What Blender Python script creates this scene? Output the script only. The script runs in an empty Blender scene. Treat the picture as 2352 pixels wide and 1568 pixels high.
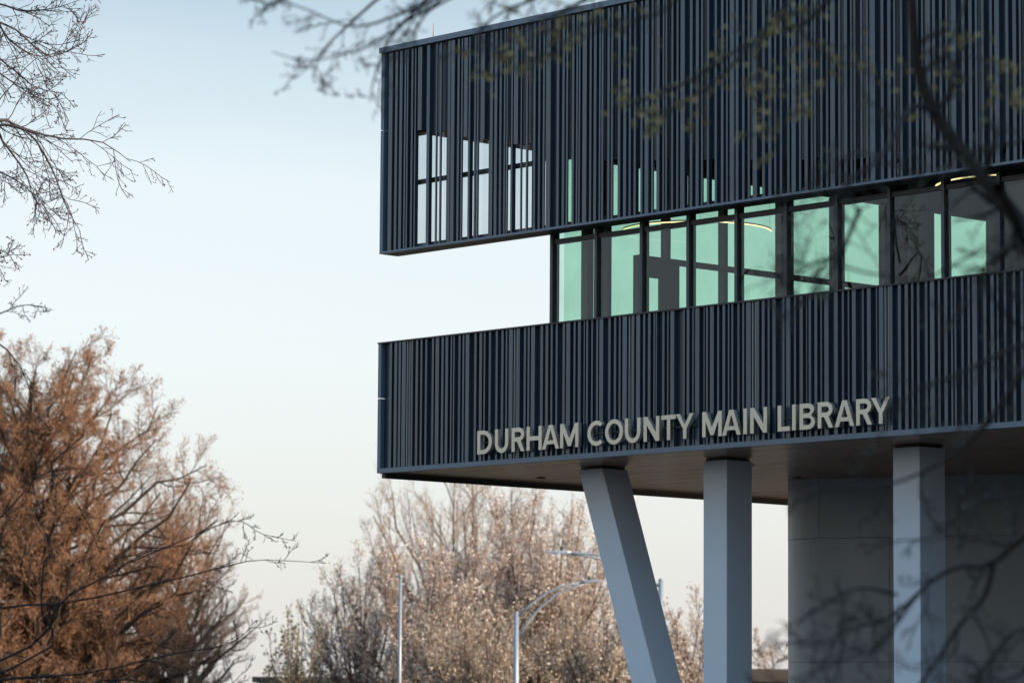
import bpy, bmesh, math, random
import numpy as np
from mathutils import Vector
R = math.radians
rnd = random.Random(7)
scene = bpy.context.scene
col = scene.collection

# ------------------------------------------------------------------ camera
# fitted to the photograph; pixel units below are those of a 2352 x 1568 picture
W_, H_, F_ = 2352.0, 1568.0, 8152.8
CAM = np.array([63.788, -53.399, 1.70])
FW = np.array([-0.73773489, 0.66666227, 0.10634215])
RT = np.array([0.67101123, 0.74141308, 0.00711167])
UP = np.array([0.07410238, -0.0766033, 0.99430416])
cd = bpy.data.cameras.new('camera')
cam = bpy.data.objects.new('camera', cd)
col.objects.link(cam)
from mathutils import Matrix
m = Matrix.Identity(4)
for i in range(3):
    m[i][0], m[i][1], m[i][2], m[i][3] = RT[i], UP[i], -FW[i], CAM[i]
cam.matrix_world = m
cd.sensor_width = 36.0
cd.lens = 36.0 * F_ / W_
cd.clip_start = 0.5
cd.clip_end = 6000
cd.dof.use_dof = True
cd.dof.focus_distance = 77.0
cd.dof.aperture_fstop = 1.4
scene.camera = cam

def ray(px, py):
    d = FW * F_ + RT * (px - W_ / 2) + UP * (H_ / 2 - py)
    return d / np.linalg.norm(d)
def at(px, py, dist):
    """world point on the line of sight of a pixel at a distance (m) measured along the axis"""
    d = FW * F_ + RT * (px - W_ / 2) + UP * (H_ / 2 - py)
    return CAM + d / F_ * dist

# ------------------------------------------------------------------ sky, sun, exposure
SUN_TO = Vector((0.93, 0.37, 0.0)).normalized()
SUN_EL = R(12)
world = bpy.data.worlds.new('World')
scene.world = world
world.use_nodes = True
wn = world.node_tree
wn.nodes.clear()
wo = wn.nodes.new('ShaderNodeOutputWorld')
bg = wn.nodes.new('ShaderNodeBackground')
bg.inputs['Strength'].default_value = 0.13
EXPOSURE = 1.2
VEIL = 1.0 / 0.13 / 2 ** EXPOSURE
sky = wn.nodes.new('ShaderNodeTexSky')
sky.sky_type = 'NISHITA'
sky.sun_disc = False
sky.sun_elevation = SUN_EL
sky.sun_rotation = math.atan2(SUN_TO.x, SUN_TO.y)
sky.altitude = 0
sky.air_density = 1.0
sky.dust_density = 1.5
sky.ozone_density = 2.0
# thin high veil of cloud over the clear sky: pale near the horizon, bluer overhead
tcw = wn.nodes.new('ShaderNodeTexCoord')
sep = wn.nodes.new('ShaderNodeSeparateXYZ')
wn.links.new(tcw.outputs['Generated'], sep.inputs[0])
nzw = wn.nodes.new('ShaderNodeTexNoise'); nzw.inputs['Scale'].default_value = 3.2; nzw.inputs['Detail'].default_value = 3
mpw = wn.nodes.new('ShaderNodeMapping'); mpw.inputs['Scale'].default_value = (1, 1, 4)
wn.links.new(tcw.outputs['Generated'], mpw.inputs[0]); wn.links.new(mpw.outputs[0], nzw.inputs['Vector'])
wob = wn.nodes.new('ShaderNodeMath'); wob.operation = 'MULTIPLY_ADD'
wob.inputs[1].default_value = 0.07
wn.links.new(nzw.outputs['Fac'], wob.inputs[0])
off_ = wn.nodes.new('ShaderNodeMath'); off_.operation = 'SUBTRACT'; off_.inputs[1].default_value = 0.035
wn.links.new(sep.outputs['Z'], off_.inputs[0]); wn.links.new(off_.outputs[0], wob.inputs[2])
vr = wn.nodes.new('ShaderNodeValToRGB')
stops = [(0.0, (.80, .775, .79)), (.05, (.86, .845, .845)), (.10, (.92, .945, .95)), (.145, (.87, .92, .945)), (.205, (.54, .655, .72)), (.38, (.42, .63, .88)), (1.0, (.29, .52, .88))]
els = vr.color_ramp.elements
els[0].position, els[0].color = stops[0][0], (*stops[0][1], 1)
els[1].position, els[1].color = stops[-1][0], (*stops[-1][1], 1)
for p_, c_ in stops[1:-1]:
    el = els.new(p_); el.color = (*c_, 1)
wn.links.new(wob.outputs[0], vr.inputs[0])
vs = wn.nodes.new('ShaderNodeVectorMath'); vs.operation = 'SCALE'; vs.inputs['Scale'].default_value = VEIL
wn.links.new(vr.outputs[0], vs.inputs[0])
mw = wn.nodes.new('ShaderNodeMix'); mw.data_type = 'RGBA'; mw.inputs[0].default_value = 0.80
wn.links.new(sky.outputs[0], mw.inputs['A']); wn.links.new(vs.outputs[0], mw.inputs['B'])
wn.links.new(mw.outputs['Result'], bg.inputs['Color'])
wn.links.new(bg.outputs[0], wo.inputs[0])

sl = bpy.data.lights.new('sun', 'SUN')
sl.energy = 3.4
sl.angle = R(0.53)
sl.color = (1.0, 0.72, 0.48)
so = bpy.data.objects.new('sun', sl)
col.objects.link(so)
sd = Vector((SUN_TO.x * math.cos(SUN_EL), SUN_TO.y * math.cos(SUN_EL), math.sin(SUN_EL)))
so.rotation_euler = sd.to_track_quat('Z', 'Y').to_euler()
so.location = (60, 20, 60)

scene.view_settings.view_transform = 'Standard'
scene.view_settings.look = 'None'
scene.view_settings.exposure = EXPOSURE
scene.view_settings.gamma = 1.0
scene.view_settings.use_curve_mapping = False
scene.cycles.transparent_max_bounces = 24
scene.cycles.max_bounces = 8

# ------------------------------------------------------------------ materials
def mat(name, base, rough=0.6, metal=0.0, var=0.0, scale=3.0, objvar=0.0, bump=0.0, spec=0.5, stretch=None, coat=0.0):
    ma = bpy.data.materials.new(name)
    ma.use_nodes = True
    nt = ma.node_tree
    b = nt.nodes['Principled BSDF']
    b.inputs['Roughness'].default_value = rough
    b.inputs['Metallic'].default_value = metal
    b.inputs['Specular IOR Level'].default_value = spec
    if coat:
        b.inputs['Coat Weight'].default_value = coat
        b.inputs['Coat Roughness'].default_value = 0.15
    tc = nt.nodes.new('ShaderNodeTexCoord')
    mp = nt.nodes.new('ShaderNodeMapping')
    nt.links.new(tc.outputs['Object'], mp.inputs[0])
    if stretch: mp.inputs['Scale'].default_value = stretch
    nz = nt.nodes.new('ShaderNodeTexNoise')
    nz.inputs['Scale'].default_value = scale
    nz.inputs['Detail'].default_value = 5
    nt.links.new(mp.outputs[0], nz.inputs['Vector'])
    hsv = nt.nodes.new('ShaderNodeHueSaturation')
    hsv.inputs['Color'].default_value = (*base, 1)
    val = nt.nodes.new('ShaderNodeMapRange')
    val.inputs[1].default_value = 0.3; val.inputs[2].default_value = 0.7
    val.inputs[3].default_value = 1 - var; val.inputs[4].default_value = 1 + var
    nt.links.new(nz.outputs['Fac'], val.inputs[0])
    last = val.outputs[0]
    if objvar:
        oi = nt.nodes.new('ShaderNodeObjectInfo')
        mr = nt.nodes.new('ShaderNodeMapRange')
        mr.inputs[3].default_value = 1 - objvar; mr.inputs[4].default_value = 1 + objvar
        nt.links.new(oi.outputs['Random'], mr.inputs[0])
        mu = nt.nodes.new('ShaderNodeMath'); mu.operation = 'MULTIPLY'
        nt.links.new(last, mu.inputs[0]); nt.links.new(mr.outputs[0], mu.inputs[1])
        last = mu.outputs[0]
    nt.links.new(last, hsv.inputs['Value'])
    nt.links.new(hsv.outputs[0], b.inputs['Base Color'])
    if bump:
        bp = nt.nodes.new('ShaderNodeBump')
        bp.inputs['Strength'].default_value = bump
        bp.inputs['Distance'].default_value = 0.02
        nt.links.new(nz.outputs['Fac'], bp.inputs['Height'])
        nt.links.new(bp.outputs[0], b.inputs['Normal'])
    return ma

M = {}
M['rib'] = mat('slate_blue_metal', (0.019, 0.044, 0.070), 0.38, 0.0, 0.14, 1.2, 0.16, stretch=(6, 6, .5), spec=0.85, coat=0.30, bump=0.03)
M['pan'] = mat('slate_blue_pan_shaded', (0.008, 0.024, 0.040), 0.36, 0.0, 0.08, 1.0, 0.05, stretch=(6, 6, .5), spec=0.8)  # rib paint made darker, shade of the recesses put into the colour
M['trim'] = mat('slate_blue_trim', (0.11, 0.155, 0.21), 0.38, 0.0, 0.05, 0.8, spec=0.8)
M['seam'] = mat('grey_seam_metal', (0.30, 0.31, 0.30), 0.35, 0.0, 0.05, 1.0)
M['dark'] = mat('dark_bronze_metal', (0.03, 0.028, 0.027), 0.45, 0.0, 0.08, 2.0)
M['mullion'] = mat('mullion_bronze', (0.075, 0.072, 0.075), 0.4, 0.2, 0.06, 1.5)
M['inner'] = mat('inner_brown_frame', (0.13, 0.078, 0.048), 0.6, 0, 0.08, 2.0)
M['brownwall'] = mat('interior_brown_wall', (0.19, 0.12, 0.075), 0.6, 0, 0.15, 1.2)
M['ceiling'] = mat('interior_ceiling', (0.45, 0.42, 0.38), 0.8, 0, 0.04, 1.0)
M['slab'] = mat('slab_concrete', (0.30, 0.29, 0.28), 0.8, 0, 0.08, 0.8)
M['letter'] = mat('letter_champagne_metal', (0.70, 0.61, 0.48), 0.40, 0.6, 0.05, 2.0, 0.04)
M['column'] = mat('column_pale_grey_paint', (0.74, 0.785, 0.83), 0.45, 0, 0.03, 0.7)
M['panelwall'] = mat('wall_panel_grey', (0.36, 0.37, 0.375), 0.42, 0.0, 0.09, 0.9, 0.06, stretch=(1, 1, .35))
M['joint'] = mat('dark_joint_backing', (0.05, 0.05, 0.05), 0.8)  # plain dark backing seen through the open panel joints
M['wood'] = mat('soffit_plank', (0.33, 0.155, 0.08), 0.26, 0, 0.30, 1.4, stretch=(.35, 8, 8), spec=0.4)
M['galv'] = mat('galvanised_steel', (0.27, 0.35, 0.44), 0.45, 0.2, 0.08, 3.0)
M['lampblack'] = mat('black_plastic', (0.02, 0.02, 0.02), 0.5)
M['wallwhite'] = mat('roof_building_wall', (0.42, 0.45, 0.50), 0.7, 0, 0.08, 0.6)
M['rooftrim'] = mat('roof_trim_brown', (0.055, 0.05, 0.045), 0.6, 0, 0.1, 1.0)
M['asphalt'] = mat('asphalt', (0.05, 0.05, 0.052), 0.85, 0, 0.25, 4.0, bump=0.4)
M['paving'] = mat('concrete_paving', (0.14, 0.135, 0.13), 0.8, 0, 0.12, 2.0, bump=0.2)
M['grass'] = mat('spring_grass', (0.13, 0.105, 0.06), 0.9, 0, 0.35, 0.6, bump=0.6)
M['brick'] = mat('tan_brick', (0.28, 0.19, 0.13), 0.8, 0, 0.2, 1.5)
M['bark_dark'] = mat('dark_bark', (0.034, 0.027, 0.023), 0.85, 0, 0.3, 9.0, bump=0.5)
M['bark_grey'] = mat('grey_bark', (0.095, 0.072, 0.058), 0.85, 0, 0.3, 7.0, bump=0.5)
M['bark_blue'] = mat('cool_grey_twig', (0.045, 0.045, 0.058), 0.8, 0, 0.2, 9.0)
M['twig_orange'] = mat('russet_twig', (0.235, 0.142, 0.090), 0.8, 0, 0.35, 0.5)
M['twig_brown'] = mat('brown_twig', (0.29, 0.225, 0.185), 0.8, 0, 0.3, 0.6)
M['bud_yellow'] = mat('yellow_green_bud', (0.48, 0.38, 0.15), 0.7, 0, 0.3, 9.0)
M['bud_red'] = mat('dark_red_bud', (0.10, 0.055, 0.05), 0.7, 0, 0.3, 9.0)

def leaf_mat(name, c1, c2, trans=0.35):
    ma = bpy.data.materials.new(name); ma.use_nodes = True
    nt = ma.node_tree; nt.nodes.clear()
    o = nt.nodes.new('ShaderNodeOutputMaterial')
    ge = nt.nodes.new('ShaderNodeNewGeometry')
    cr = nt.nodes.new('ShaderNodeValToRGB')
    cr.color_ramp.elements[0].color = (*c1, 1); cr.color_ramp.elements[1].color = (*c2, 1)
    nt.links.new(ge.outputs['Random Per Island'], cr.inputs[0])
    d = nt.nodes.new('ShaderNodeBsdfDiffuse'); t = nt.nodes.new('ShaderNodeBsdfTranslucent')
    mx = nt.nodes.new('ShaderNodeMixShader'); mx.inputs[0].default_value = trans
    nt.links.new(cr.outputs[0], d.inputs[0]); nt.links.new(cr.outputs[0], t.inputs[0])
    nt.links.new(d.outputs[0], mx.inputs[1]); nt.links.new(t.outputs[0], mx.inputs[2])
    nt.links.new(mx.outputs[0], o.inputs[0])
    return ma
M['leaf_pear'] = leaf_mat('pear_blossom_leaf', (0.40, 0.35, 0.31), (0.90, 0.86, 0.82))
M['leaf_grey'] = leaf_mat('grey_green_leaf', (0.20, 0.20, 0.15), (0.80, 0.78, 0.70))
M['leaf_russet'] = leaf_mat('russet_bud', (0.18, 0.10, 0.06), (0.42, 0.25, 0.15))
M['leaf_small'] = leaf_mat('small_green_leaf', (0.10, 0.12, 0.075), (0.32, 0.36, 0.27))

def glass_mat(name, tint):
    ma = bpy.data.materials.new(name); ma.use_nodes = True
    nt = ma.node_tree; nt.nodes.clear()
    o = nt.nodes.new('ShaderNodeOutputMaterial')
    tr = nt.nodes.new('ShaderNodeBsdfTransparent'); tr.inputs[0].default_value = (*tint, 1)
    tcg = nt.nodes.new('ShaderNodeTexCoord'); nzg = nt.nodes.new('ShaderNodeTexNoise'); nzg.inputs['Scale'].default_value = .9; nzg.inputs['Detail'].default_value = 3
    nt.links.new(tcg.outputs['Object'], nzg.inputs['Vector'])
    rg = nt.nodes.new('ShaderNodeMapRange'); rg.inputs[1].default_value = .3; rg.inputs[2].default_value = .7; rg.inputs[3].default_value = .95; rg.inputs[4].default_value = 1.02
    nt.links.new(nzg.outputs['Fac'], rg.inputs[0])
    hg = nt.nodes.new('ShaderNodeHueSaturation'); hg.inputs['Color'].default_value = (*tint, 1)
    nt.links.new(rg.outputs[0], hg.inputs['Value']); nt.links.new(hg.outputs[0], tr.inputs[0])
    gl = nt.nodes.new('ShaderNodeBsdfGlossy'); gl.inputs['Roughness'].default_value = 0.01
    gl.inputs[0].default_value = (0.9, 0.95, 1, 1)
    fr = nt.nodes.new('ShaderNodeFresnel'); fr.inputs[0].default_value = 1.5
    ge = nt.nodes.new('ShaderNodeNewGeometry')
    ff = nt.nodes.new('ShaderNodeMath'); ff.operation = 'SUBTRACT'; ff.inputs[0].default_value = 1
    nt.links.new(ge.outputs['Backfacing'], ff.inputs[1])
    mu = nt.nodes.new('ShaderNodeMath'); mu.operation = 'MULTIPLY'
    k = nt.nodes.new('ShaderNodeMath'); k.operation = 'MULTIPLY'; k.inputs[1].default_value = 1.1
    nt.links.new(fr.outputs[0], k.inputs[0])
    nt.links.new(k.outputs[0], mu.inputs[0]); nt.links.new(ff.outputs[0], mu.inputs[1])
    mx = nt.nodes.new('ShaderNodeMixShader')
    nt.links.new(mu.outputs[0], mx.inputs[0])
    nt.links.new(tr.outputs[0], mx.inputs[1]); nt.links.new(gl.outputs[0], mx.inputs[2])
    nt.links.new(mx.outputs[0], o.inputs[0])
    return ma
M['glass_grey'] = glass_mat('neutral_glass', (0.86, 0.89, 0.90))
M['glass'] = glass_mat('green_tinted_glass', (0.79, 0.915, 0.85))
def emit_mat(name, c, s):
    ma = bpy.data.materials.new(name); ma.use_nodes = True
    nt = ma.node_tree; nt.nodes.clear()
    o = nt.nodes.new('ShaderNodeOutputMaterial'); e = nt.nodes.new('ShaderNodeEmission')
    e.inputs[0].default_value = (*c, 1); e.inputs[1].default_value = s
    nt.links.new(e.outputs[0], o.inputs[0]); return ma
M['led'] = emit_mat('warm_led', (1.0, 0.68, 0.38), 1.0)

# ------------------------------------------------------------------ helpers
def props(o, label=None, cat=None, group=None, kind=None):
    if label: o['label'] = label
    if cat: o['category'] = cat
    if group: o['group'] = group
    if kind: o['kind'] = kind
    return o
def empty(name, loc, label, cat, group=None):
    o = bpy.data.objects.new(name, None)
    o.empty_display_size = 0.5
    o.location = loc; col.objects.link(o)
    return props(o, label, cat, group)
def link_mesh(name, me, material, parent=None, loc=(0, 0, 0)):
    o = bpy.data.objects.new(name, me)
    if material is not None and not me.materials: me.materials.append(material)
    col.objects.link(o)
    if parent is not None: o.parent = parent
    o.location = loc
    return o
def local(parent, p):
    q = Vector(p)
    while parent is not None:
        q = q - parent.location; parent = parent.parent
    return q
def box_mesh(name, x0, x1, y0, y1, z0, z1):
    me = bpy.data.meshes.new(name)
    v = [(x, y, z) for x in (x0, x1) for y in (y0, y1) for z in (z0, z1)]
    f = [(0, 1, 3, 2), (4, 6, 7, 5), (0, 4, 5, 1), (2, 3, 7, 6), (0, 2, 6, 4), (1, 5, 7, 3)]
    me.from_pydata(v, [], f); me.update(); return me
def box(name, x0, x1, y0, y1, z0, z1, material, parent=None):
    """box given in world coordinates, origin at its base centre"""
    cx, cy = (x0 + x1) / 2, (y0 + y1) / 2
    me = box_mesh(name, x0 - cx, x1 - cx, y0 - cy, y1 - cy, 0, z1 - z0)
    return link_mesh(name, me, material, parent, local(parent, (cx, cy, z0)))
class MB:
    def __init__(s): s.v = []; s.f = []
    def box(s, x0, x1, y0, y1, z0, z1):
        n = len(s.v)
        s.v += [(x, y, z) for x in (x0, x1) for y in (y0, y1) for z in (z0, z1)]
        s.f += [tuple(n + i for i in q) for q in [(0, 1, 3, 2), (4, 6, 7, 5), (0, 4, 5, 1), (2, 3, 7, 6), (0, 2, 6, 4), (1, 5, 7, 3)]]
    def tube(s, pts, rad, n=8, cap=True):
        pts = [Vector(p) for p in pts]
        if not hasattr(rad, '__len__'): rad = [rad] * len(pts)
        base = len(s.v)
        for i, p in enumerate(pts):
            t = (pts[min(i + 1, len(pts) - 1)] - pts[max(i - 1, 0)]).normalized()
            a = t.cross(Vector((0, 0, 1)))
            if a.length < 1e-3: a = Vector((1, 0, 0))
            a.normalize(); b = t.cross(a)
            for k in range(n):
                w = 2 * math.pi * k / n
                s.v.append(tuple(p + (a * math.cos(w) + b * math.sin(w)) * rad[i]))
        for i in range(len(pts) - 1):
            for k in range(n):
                k2 = (k + 1) % n
                s.f.append((base + i * n + k, base + i * n + k2, base + (i + 1) * n + k2, base + (i + 1) * n + k))
        if cap:
            s.f.append(tuple(base + k for k in range(n))[::-1])
            s.f.append(tuple(base + (len(pts) - 1) * n + k for k in range(n)))
    def build(s, name, material, parent=None, smooth=False):
        off = local(parent, (0, 0, 0))
        me = bpy.data.meshes.new(name)
        me.from_pydata([(v[0] + off.x, v[1] + off.y, v[2] + off.z) for v in s.v], [], s.f)
        if smooth: me.polygons.foreach_set('use_smooth', [True] * len(me.polygons))
        me.update()
        return link_mesh(name, me, material, parent)

# ------------------------------------------------------------------ ground
def sheet(name, x0, x1, y0, y1, z, material):
    me = bpy.data.meshes.new(name)
    me.from_pydata([(x0, y0, z), (x1, y0, z), (x1, y1, z), (x0, y1, z)], [], [(0, 1, 2, 3)])
    return props(link_mesh(name, me, material), kind='structure')
sheet('ground', -2500, 2500, -2500, 2500, 0.0, M['grass'])
sheet('pavement', -8, 70, -8, 34, 0.06, M['paving'])
sheet('road', -400, 200, -34, -22, 0.05, M['asphalt'])
sheet('pavement', -400, 200, -21.8, -18.5, 0.12, M['paving'])

# unseen ridge added to cut off low sky light, behind and left of the camera
rv = []; rf = []
rpath = [(-330, -70), (-300, -150), (-230, -215), (-100, -235), (60, -240), (200, -235), (330, -200)]
for i in range(181):
    f = i / 180 * (len(rpath) - 1); j = min(int(f), len(rpath) - 2); t = f - j
    x = rpath[j][0] * (1 - t) + rpath[j + 1][0] * t; y_ = rpath[j][1] * (1 - t) + rpath[j + 1][1] * t
    L_ = math.hypot(x, y_ + 40); nx, ny = x / L_, (y_ + 40) / L_
    h = 15 + 3 * math.sin(i * .21) + 1.6 * math.sin(i * .77) + rnd.uniform(-.8, .8)
    for o, z in ((0, -.5), (3, h * .55), (10, h * .9), (18, h), (45, h * .7), (70, -.5)): rv.append((x + nx * o, y_ + ny * o, z))
for i in range(180):
    for k in range(5): rf.append((i * 6 + k, i * 6 + 6 + k, i * 6 + 7 + k, i * 6 + 1 + k))
me = bpy.data.meshes.new('added_ridge'); me.from_pydata(rv, [], rf); me.update()
M['ridge_fill'] = mat('added_ridge_brown', (0.09, 0.07, 0.05), 0.9, 0, 0.4, 0.15, bump=0.8)
props(link_mesh('added_ridge', me, M['ridge_fill']), kind='structure')

# ------------------------------------------------------------------ the library
ZS, ZL, ZU, ZR = 7.48, 10.54, 12.64, 17.57     # soffit, lower band top, upper band bottom, roof
XE = 62.0
XV = 21.2                                       # beyond this the ribs are outside the frame
lib = empty('library_building', (XE / 2, 12, 0),
            'dark ribbed metal library raised on pale columns, green glass strip between two bands', 'building')

PANEL = 3.722
SEAM0 = 1.02
seams = [(SEAM0 + PANEL * k, 0.115) for k in range(17)]
motifs = [[(.05, .08), (.24, .07), (.40, .06), (.55, .125)],
          [(.15, .08), (.33, .09), (.5, .06), (.66, .065), (.87, .065), (1.0, .12)],
          [(.09, .06), (.25, .09), (.43, .05), (.52, .05), (.70, .06), (.86, .06), (.98, .13)],
          [(.16, .075), (.34, .09), (.5, .055), (.68, .065), (.91, .065), (1.10, .075), (1.25, .05), (1.36, .13)]]
def extend(L, x_end, skip=()):
    L = list(L); x = L[-1][0] + L[-1][1]; i = 0
    order = [1, 2, 3, 0, 1, 2, 2, 3, 0, 1, 3, 2]
    while x < x_end:
        mo = motifs[order[i % len(order)]]; i += 1
        for a, w in mo:
            xa = x + a
            if any(xa < s + sw + .02 and xa + w > s - .02 for s, sw in skip): continue
            L.append((xa, w))
        x = x + mo[-1][0] + mo[-1][1]
    return [r for r in L if r[0] < x_end]
UPR = [(0.26,0.139),(0.49,0.089),(0.65,0.099),(0.83,0.055),(0.92,0.049),(1.08,0.066),(1.2,0.044),(1.32,0.142),(1.64,0.10),(1.97,0.043),(2.11,0.054),(2.39,0.08),(2.5,0.128),(2.72,0.074),(2.86,0.048),(2.95,0.127),(3.12,0.053),(3.32,0.058),(3.41,0.053),(3.54,0.136),(3.87,0.094),(4.02,0.093),(4.19,0.067),(4.34,0.052),(4.43,0.041),(4.59,0.051),(4.68,0.138),(4.91,0.041),(5.09,0.056),(5.34,0.071),(5.5,0.061),(5.65,0.06),(5.76,0.151),(6.11,0.075),(6.29,0.075),(6.42,0.055),(6.61,0.074),(6.75,0.049),(6.83,0.049),(6.95,0.133),(7.18,0.064),(7.32,0.083),(7.49,0.049),(7.57,0.058),(7.76,0.073),(7.88,0.058)]
LOR = [(0.4,0.08),(0.57,0.099),(0.72,0.079),(0.84,0.139),(1.18,0.059),(1.33,0.086),(1.5,0.066),(1.67,0.066),(1.91,0.07),(2.04,0.124),(2.25,0.077),(2.39,0.092),(2.57,0.05),(2.66,0.045),(2.84,0.065),(2.98,0.057),(3.09,0.125),(3.39,0.075),(3.56,0.094),(3.72,0.052),(3.89,0.067),(4.12,0.067),(4.31,0.074),(4.46,0.049),(4.57,0.13),(4.88,0.055),(5.07,0.066),(5.2,0.059),(5.31,0.124),(5.62,0.08),(5.79,0.087),(5.96,0.061),(6.12,0.061),(6.35,0.072),(6.47,0.128),(6.71,0.06),(6.85,0.089),(7.03,0.035),(7.11,0.06),(7.28,0.049),(7.43,0.063),(7.53,0.122),(7.82,0.069),(8.0,0.069),(8.15,0.055),(8.27,0.136),(8.57,0.067),(8.69,0.122),(8.91,0.062),(9.06,0.08),(9.23,0.041),(9.3,0.037),(9.5,0.067),(9.65,0.04),(9.75,0.12),(10.15,0.042),(10.25,0.08),(10.42,0.042),(10.5,0.128),(10.76,0.028),(10.83,0.056),(10.95,0.112),(11.16,0.055),(11.32,0.078),(11.48,0.041),(11.58,0.055),(11.76,0.055),(11.9,0.055),(12.01,0.137),(12.31,0.082),(12.47,0.082),(12.64,0.054),(12.78,0.094),(13.07,0.054),(13.17,0.121),(13.4,0.053),(13.55,0.093),(13.74,0.027),(13.81,0.066),(13.97,0.079),(14.14,0.04),(14.25,0.118),(14.52,0.104),(14.74,0.052),(14.9,0.039),(15.02,0.103),(15.3,0.039),(15.43,0.103),(15.68,0.03),(15.75,0.121),(16.04,0.076)]
UPR = extend(UPR, XE - .3)
LOR = extend(LOR, XE - .3, seams)

# openings cut through the pan sheet of the upper band, two to each 1.47 m bay
holes = []
k = 0
while 1.24 + 1.47 * k < 24:
    holes += [(1.18 + 1.47 * k, 1.53 + 1.47 * k), (1.67 + 1.47 * k, 2.25 + 1.47 * k)]; k += 1
HZ0, HZ1 = ZU + 0.14, 15.42
def htop(x): return HZ1 - .215 * (x - 1.3) if x < 5.4 else max(13.1, 14.15 - .11 * (x - 6.4))

YF, YP, YB = 0.02, 0.12, 0.155      # rib front, pan front, pan back
# ---- lower band
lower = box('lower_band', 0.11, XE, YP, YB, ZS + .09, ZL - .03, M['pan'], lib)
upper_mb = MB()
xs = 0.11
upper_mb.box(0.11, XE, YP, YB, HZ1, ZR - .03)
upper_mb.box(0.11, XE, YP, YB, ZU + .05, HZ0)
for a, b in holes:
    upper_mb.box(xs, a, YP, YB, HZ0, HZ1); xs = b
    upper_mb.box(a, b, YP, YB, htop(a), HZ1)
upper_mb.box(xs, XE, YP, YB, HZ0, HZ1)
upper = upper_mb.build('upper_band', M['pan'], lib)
upper['label'] = 'pan sheet of the upper band with tall narrow openings cut through it'

RIB = {}
def over_hole(x, w): return any(x > a + .02 and x + w < b + .16 for a, b in holes)
def rib_mesh(w, dep=None):
    key = (round(w, 3), dep)
    if key not in RIB:
        me = bpy.data.meshes.new('rib')
        b = .004
        ys = 0.0; yb = dep or (YP - YF)
        # folded rib with eased front arrises
        prof = [(0, yb), (0, ys + b), (b, ys), (w - b, ys), (w, ys + b), (w, yb)]
        v = [(x, y, 0) for x, y in prof] + [(x, y, 1) for x, y in prof]
        n = len(prof)
        f = [(i, i + 1, n + i + 1, n + i) for i in range(n - 1)]
        f += [tuple(range(n))[::-1], tuple(range(n, 2 * n))]
        me.from_pydata(v, [], f); me.update(); me.materials.append(M['rib'])
        RIB[key] = me
    return RIB[key]
def add_ribs(L, z0, z1, parent, cut):
    rest = MB()
    for x, w in L:
        spans = [(z0, z1)]
        if cut and w > .1 and x < 5.4 and any(x < b + .10 and x + w > a + .15 for a, b in holes):
            spans = [(htop(x - .1), z1)]
        dy = rnd.uniform(-.004, .004)
        for a, b in spans:
            if x > XV:
                rest.box(x, x + w, YF + dy, YP - .001, a, b); continue
            fin = .035 if cut and w < .062 and over_hole(x, w) else None
            o = link_mesh('rib', rib_mesh(w, fin), None, parent, local(parent, (x, YF + dy, a)))
            o.scale = (1, 1, b - a)
    if rest.v:
        o = rest.build('rib', M['rib'], parent); o['kind'] = 'stuff'
add_ribs(LOR, ZS + .095, ZL - .035, lower, False)
add_ribs(UPR, ZU + .055, ZR - .16, upper, True)
for s, sw in seams:
    for xx in (s, s + sw - .022):
        f = box('seam_flange', xx, xx + .022, YF + .005, YP - .001, ZS + .095, ZL - .035, M['seam'], lower)
    box('seam_channel', s + .024, s + sw - .024, YP - .03, YP - .002, ZS + .095, ZL - .035, M['inner'], lower)

# trims: flat bottom strip, corner strips, copings in lengths
def run(name, x0, x1, step, y0, y1, z0, z1, material, gap=.006):
    x = x0
    while x < x1 - .01:
        e = min(x + step, x1)
        box(name, x + (gap if x > x0 else 0), e, y0, y1, z0, z1, material, lib)
        x = e
run('bottom_trim', 0.0, XE, 7.44, 0.0, .155, ZS - .02, ZS + .09, M['trim'])
run('bottom_trim', 0.0, XE, 7.44, 0.0, .155, ZU, ZU + .05, M['trim'])
run('coping', -.04, XE, 3.72, -.05, .40, ZR - .13, ZR, M['trim'])
run('coping', -.02, XE, 3.72, -.012, .30, ZL - .035, ZL, M['dark'])
for z0, z1 in ((ZS + .092, ZS + 1.73), (ZS + 1.755, ZL - .037), (ZU + .052, ZU + 2.94), (ZU + 2.965, ZR - .132)):
    box('corner_trim', 0.0, .11, 0.003, .60, z0, z1, M['trim'], lib)
box('screen_frame', .112, 5.33, .16, .58, ZU + .05, ZU + .13, M['dark'], lib)
box('screen_frame', .112, 5.33, .16, .58, HZ1 + .02, HZ1 + .12, M['dark'], lib)
box('screen_rail', .112, 5.33, .16, .22, 14.19, 14.30, M['dark'], lib)
for i in range(4):
    for z0, z1 in ((HZ0 - .005, 14.185), (14.305, HZ1)):
        box('screen_glass', .12 + i * 1.3, .12 + i * 1.3 + 1.29, .175, .19, z0, z1, M['glass_grey'], lib)
# soffit of the upper band (dark, 0.58 m deep)
box('upper_soffit', 0.0, XE, .157, .58, ZU - .003, ZU + .045, M['dark'], lib)
# roof slab over the terrace and the whole storey, its end edge dark
box('roof_slab', 0.0, XE, .62, 24.0, 15.66, 17.40, M['dark'], lib)
# floors
box('terrace_floor', 0.12, XE - .1, .31, 24.0, ZS + .22, ZS + .60, M['slab'], lib)
# parapets round the lower box
box('end_wall', 0.0, .12, .31, 24.0, ZS + .1, ZL, M['pan'], lib)
box('rear_wall', 0.0, XE, 24.0, 24.2, ZS - .1, ZR - .2, M['pan'], lib)

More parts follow.
